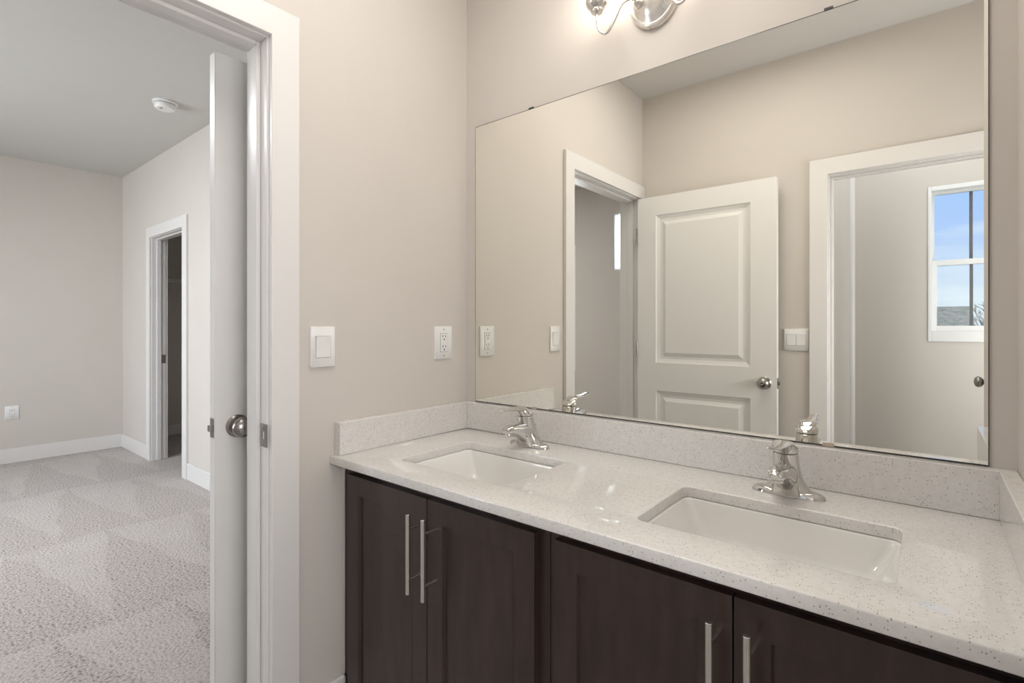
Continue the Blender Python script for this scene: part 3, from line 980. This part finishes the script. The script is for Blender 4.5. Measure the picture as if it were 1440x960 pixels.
obj('finial', bm, M['nickel'], vl)
for sg in (-1, 1):
    ya = -0.095
    hub = (LX + sg * 0.036, -0.030, LZ - 0.028)
    path = smooth_path([(LX + sg * 0.036, -0.030, LZ - 0.028), (LX + sg * 0.043, -0.062, LZ - 0.027), (LX + sg * 0.062, -0.088, LZ - 0.046), (LX + sg * 0.082, ya, LZ - 0.088),
                        (LX + sg * 0.108, ya, LZ - 0.1165), (LX + sg * 0.134, ya, LZ - 0.098), (LX + sg * 0.140, ya, LZ - 0.055), (LX + sg * 0.140, ya, LZ - 0.040)], 8)
    bm = bmesh.new()
    tube(bm, path, 0.0042, 12)
    arm = obj('arm', bm, M['nickel'], vl)
    bm = bmesh.new()
    lathe(bm, hub, (0, -1, 0.0), [(0.016, 0.0), (0.016, 0.008), (0.012, 0.016), (0.006, 0.022)], n=24)
    obj('arm_collar', bm, M['nickel'], arm)
    c = (LX + sg * 0.140, ya, LZ - 0.048)
    bm = bmesh.new()
    lathe(bm, c, (0, 0, 1), [(0.005, 0), (0.017, 0.002), (0.019, 0.006), (0.018, 0.010), (0.029, 0.020), (0.033, 0.030), (0.033, 0.042), (0.030, 0.042), (0.028, 0.022), (0.0005, 0.016)], n=32)
    cup = obj('socket_cup', bm, M['nickel'], arm)
    bm = bmesh.new()
    lathe(bm, (c[0], c[1], c[2] + 0.043), (0, 0, 1), [(0.030, 0), (0.040, 0.010), (0.055, 0.035), (0.060, 0.065), (0.062, 0.095), (0.070, 0.120), (0.067, 0.120), (0.058, 0.095), (0.056, 0.065), (0.050, 0.035), (0.035, 0.010), (0.0005, 0.006)], n=40)
    sh = obj('lamp_shade', bm, M['shade'], vl)
    sh['label'] = 'lit frosted glass shade'

# ------------------------------------------------------------------ smoke detector, closet shelf
sd = thing('smoke_detector', 'round white smoke detector on the bedroom ceiling', 'smoke detector', (-2.735, -0.185, HC))
bm = bmesh.new()
lathe(bm, (-2.735, -0.185, HC - 0.0005), (0, 0, -1), [(0.076, 0), (0.076, 0.010), (0.070, 0.013), (0.0005, 0.013)], n=40)
obj('mounting_ring', bm, M['plastic'], sd)
bm = bmesh.new()
lathe(bm, (-2.735, -0.185, HC - 0.0135), (0, 0, -1), [(0.058, 0), (0.058, 0.006)], n=36)
obj('vent_gap', bm, M['gap'], sd)
bm = bmesh.new()
lathe(bm, (-2.735, -0.185, HC - 0.0195), (0, 0, -1), [(0.064, 0), (0.066, 0.006), (0.063, 0.020), (0.054, 0.030), (0.03, 0.034), (0.0005, 0.035)], n=40)
obj('sensor_cover', bm, M['plastic'], sd)
bm = bmesh.new()
lathe(bm, (-2.715, -0.215, HC - 0.0525), (0, 0, -1), [(0.009, 0), (0.009, 0.003), (0.0005, 0.0035)], n=18)
obj('test_button', bm, M['gap'], sd)

ws = thing('wire_shelf', 'white wire shelf inside the dark closet', 'shelf', (-5.25, 0.8, 1.78))
bm = bmesh.new()
for x in (-5.405, -5.26, -5.11):
    cyl(bm, (x, 0.29, 1.78), (x, 1.295, 1.78), 0.004, n=8)
cyl(bm, (-5.11, 0.29, 1.75), (-5.11, 1.295, 1.75), 0.004, n=8)
obj('rails', bm, M['plastic'], ws)
bm = bmesh.new()
for k in range(40):
    y = 0.30 + k * 0.025
    tube(bm, [(-5.408, y, 1.784), (-5.11, y, 1.784), (-5.108, y, 1.75)], 0.0018, 6)
obj('wires', bm, M['plastic'], ws)

# ------------------------------------------------------------------ outside
GZ = -3.0
struct(boxes('ground', M['grass'], [(-60, 60, -90, -6, GZ - 0.2, GZ)]), 'winter lawn between the houses', 'ground')
hy = -31.0
hs_ = thing('house', 'grey roofed neighbouring house seen through the window in the mirror', 'house', (-2.5, hy, GZ))
rz = 2.19
bm = bmesh.new()
x0, x1 = -9.0, 3.02
prof = [(hy + 5.0, -0.6), (hy, rz), (hy - 5.0, -0.6), (hy - 5.0, -0.8), (hy, rz - 0.22), (hy + 5.0, -0.8)]
a = [bm.verts.new((x0, y, z)) for y, z in prof]
b = [bm.verts.new((x1, y, z)) for y, z in prof]
ring_faces(bm, a, b)
bm.faces.new(a)
bm.faces.new(list(reversed(b)))
obj('roof', bm, M['roof'], hs_)
boxes('walls', M['siding'], [(x0 + 0.4, x1 - 0.4, hy - 4.5, hy + 4.5, GZ, -0.55)], hs_)
for x in (x0 + 0.41, x1 - 0.41):
    bm = bmesh.new()
    a = [bm.verts.new((x + d, y, z)) for d in (-0.01, 0.01) for y, z in ((hy + 4.5, -0.55), (hy, rz - 0.3), (hy - 4.5, -0.55))]
    bm.faces.new(a[:3])
    bm.faces.new(a[3:])
    for i in range(3):
        j = (i + 1) % 3
        bm.faces.new((a[i], a[j], a[j + 3], a[i + 3]))
    obj('gable', bm, M['siding'], hs_)

def bare_tree(loc, h, label):
    root = thing('bare_tree', label, 'tree', loc, group='bare winter trees')
    bt, bb_ = bmesh.new(), bmesh.new()
    L = Vector(loc)
    tube(bt, [L, L + Vector((0.05, 0, h * 0.35)), L + Vector((0, 0.1, h * 0.7)), L + Vector((0.05, 0, h))], [0.16, 0.12, 0.07, 0.02], 8)
    def branch(p, d, ln, r, lev):
        q = p + d * ln
        mid = p + d * ln * 0.5 + Vector((random.uniform(-1, 1), random.uniform(-1, 1), 0.4)) * ln * 0.06
        tube(bb_, [p, mid, q], [r, r * 0.75, r * 0.45], 5)
        if lev:
            for _ in range(4):
                nd = (d + Vector((random.uniform(-1, 1), random.uniform(-1, 1), random.uniform(-0.2, 0.7))) * 0.8).normalized()
                branch(p + (q - p) * random.uniform(0.4, 1.0), nd, ln * 0.6, r * 0.55, lev - 1)
    for k in range(16):
        t = 0.35 + 0.6 * k / 16
        a_ = k * 2.4
        branch(L + Vector((0.03, 0.03, h * t)), Vector((math.cos(a_), math.sin(a_), 0.7)).normalized(), h * 0.28 * (1.25 - t), 0.05, 3)
    obj('trunk', bt, M['bark'], root)
    obj('branches', bb_, M['bark'], root)
    return root
bare_tree((4.15, -40, GZ), 5.6, 'pale bare tree right of the grey roof outside the window')
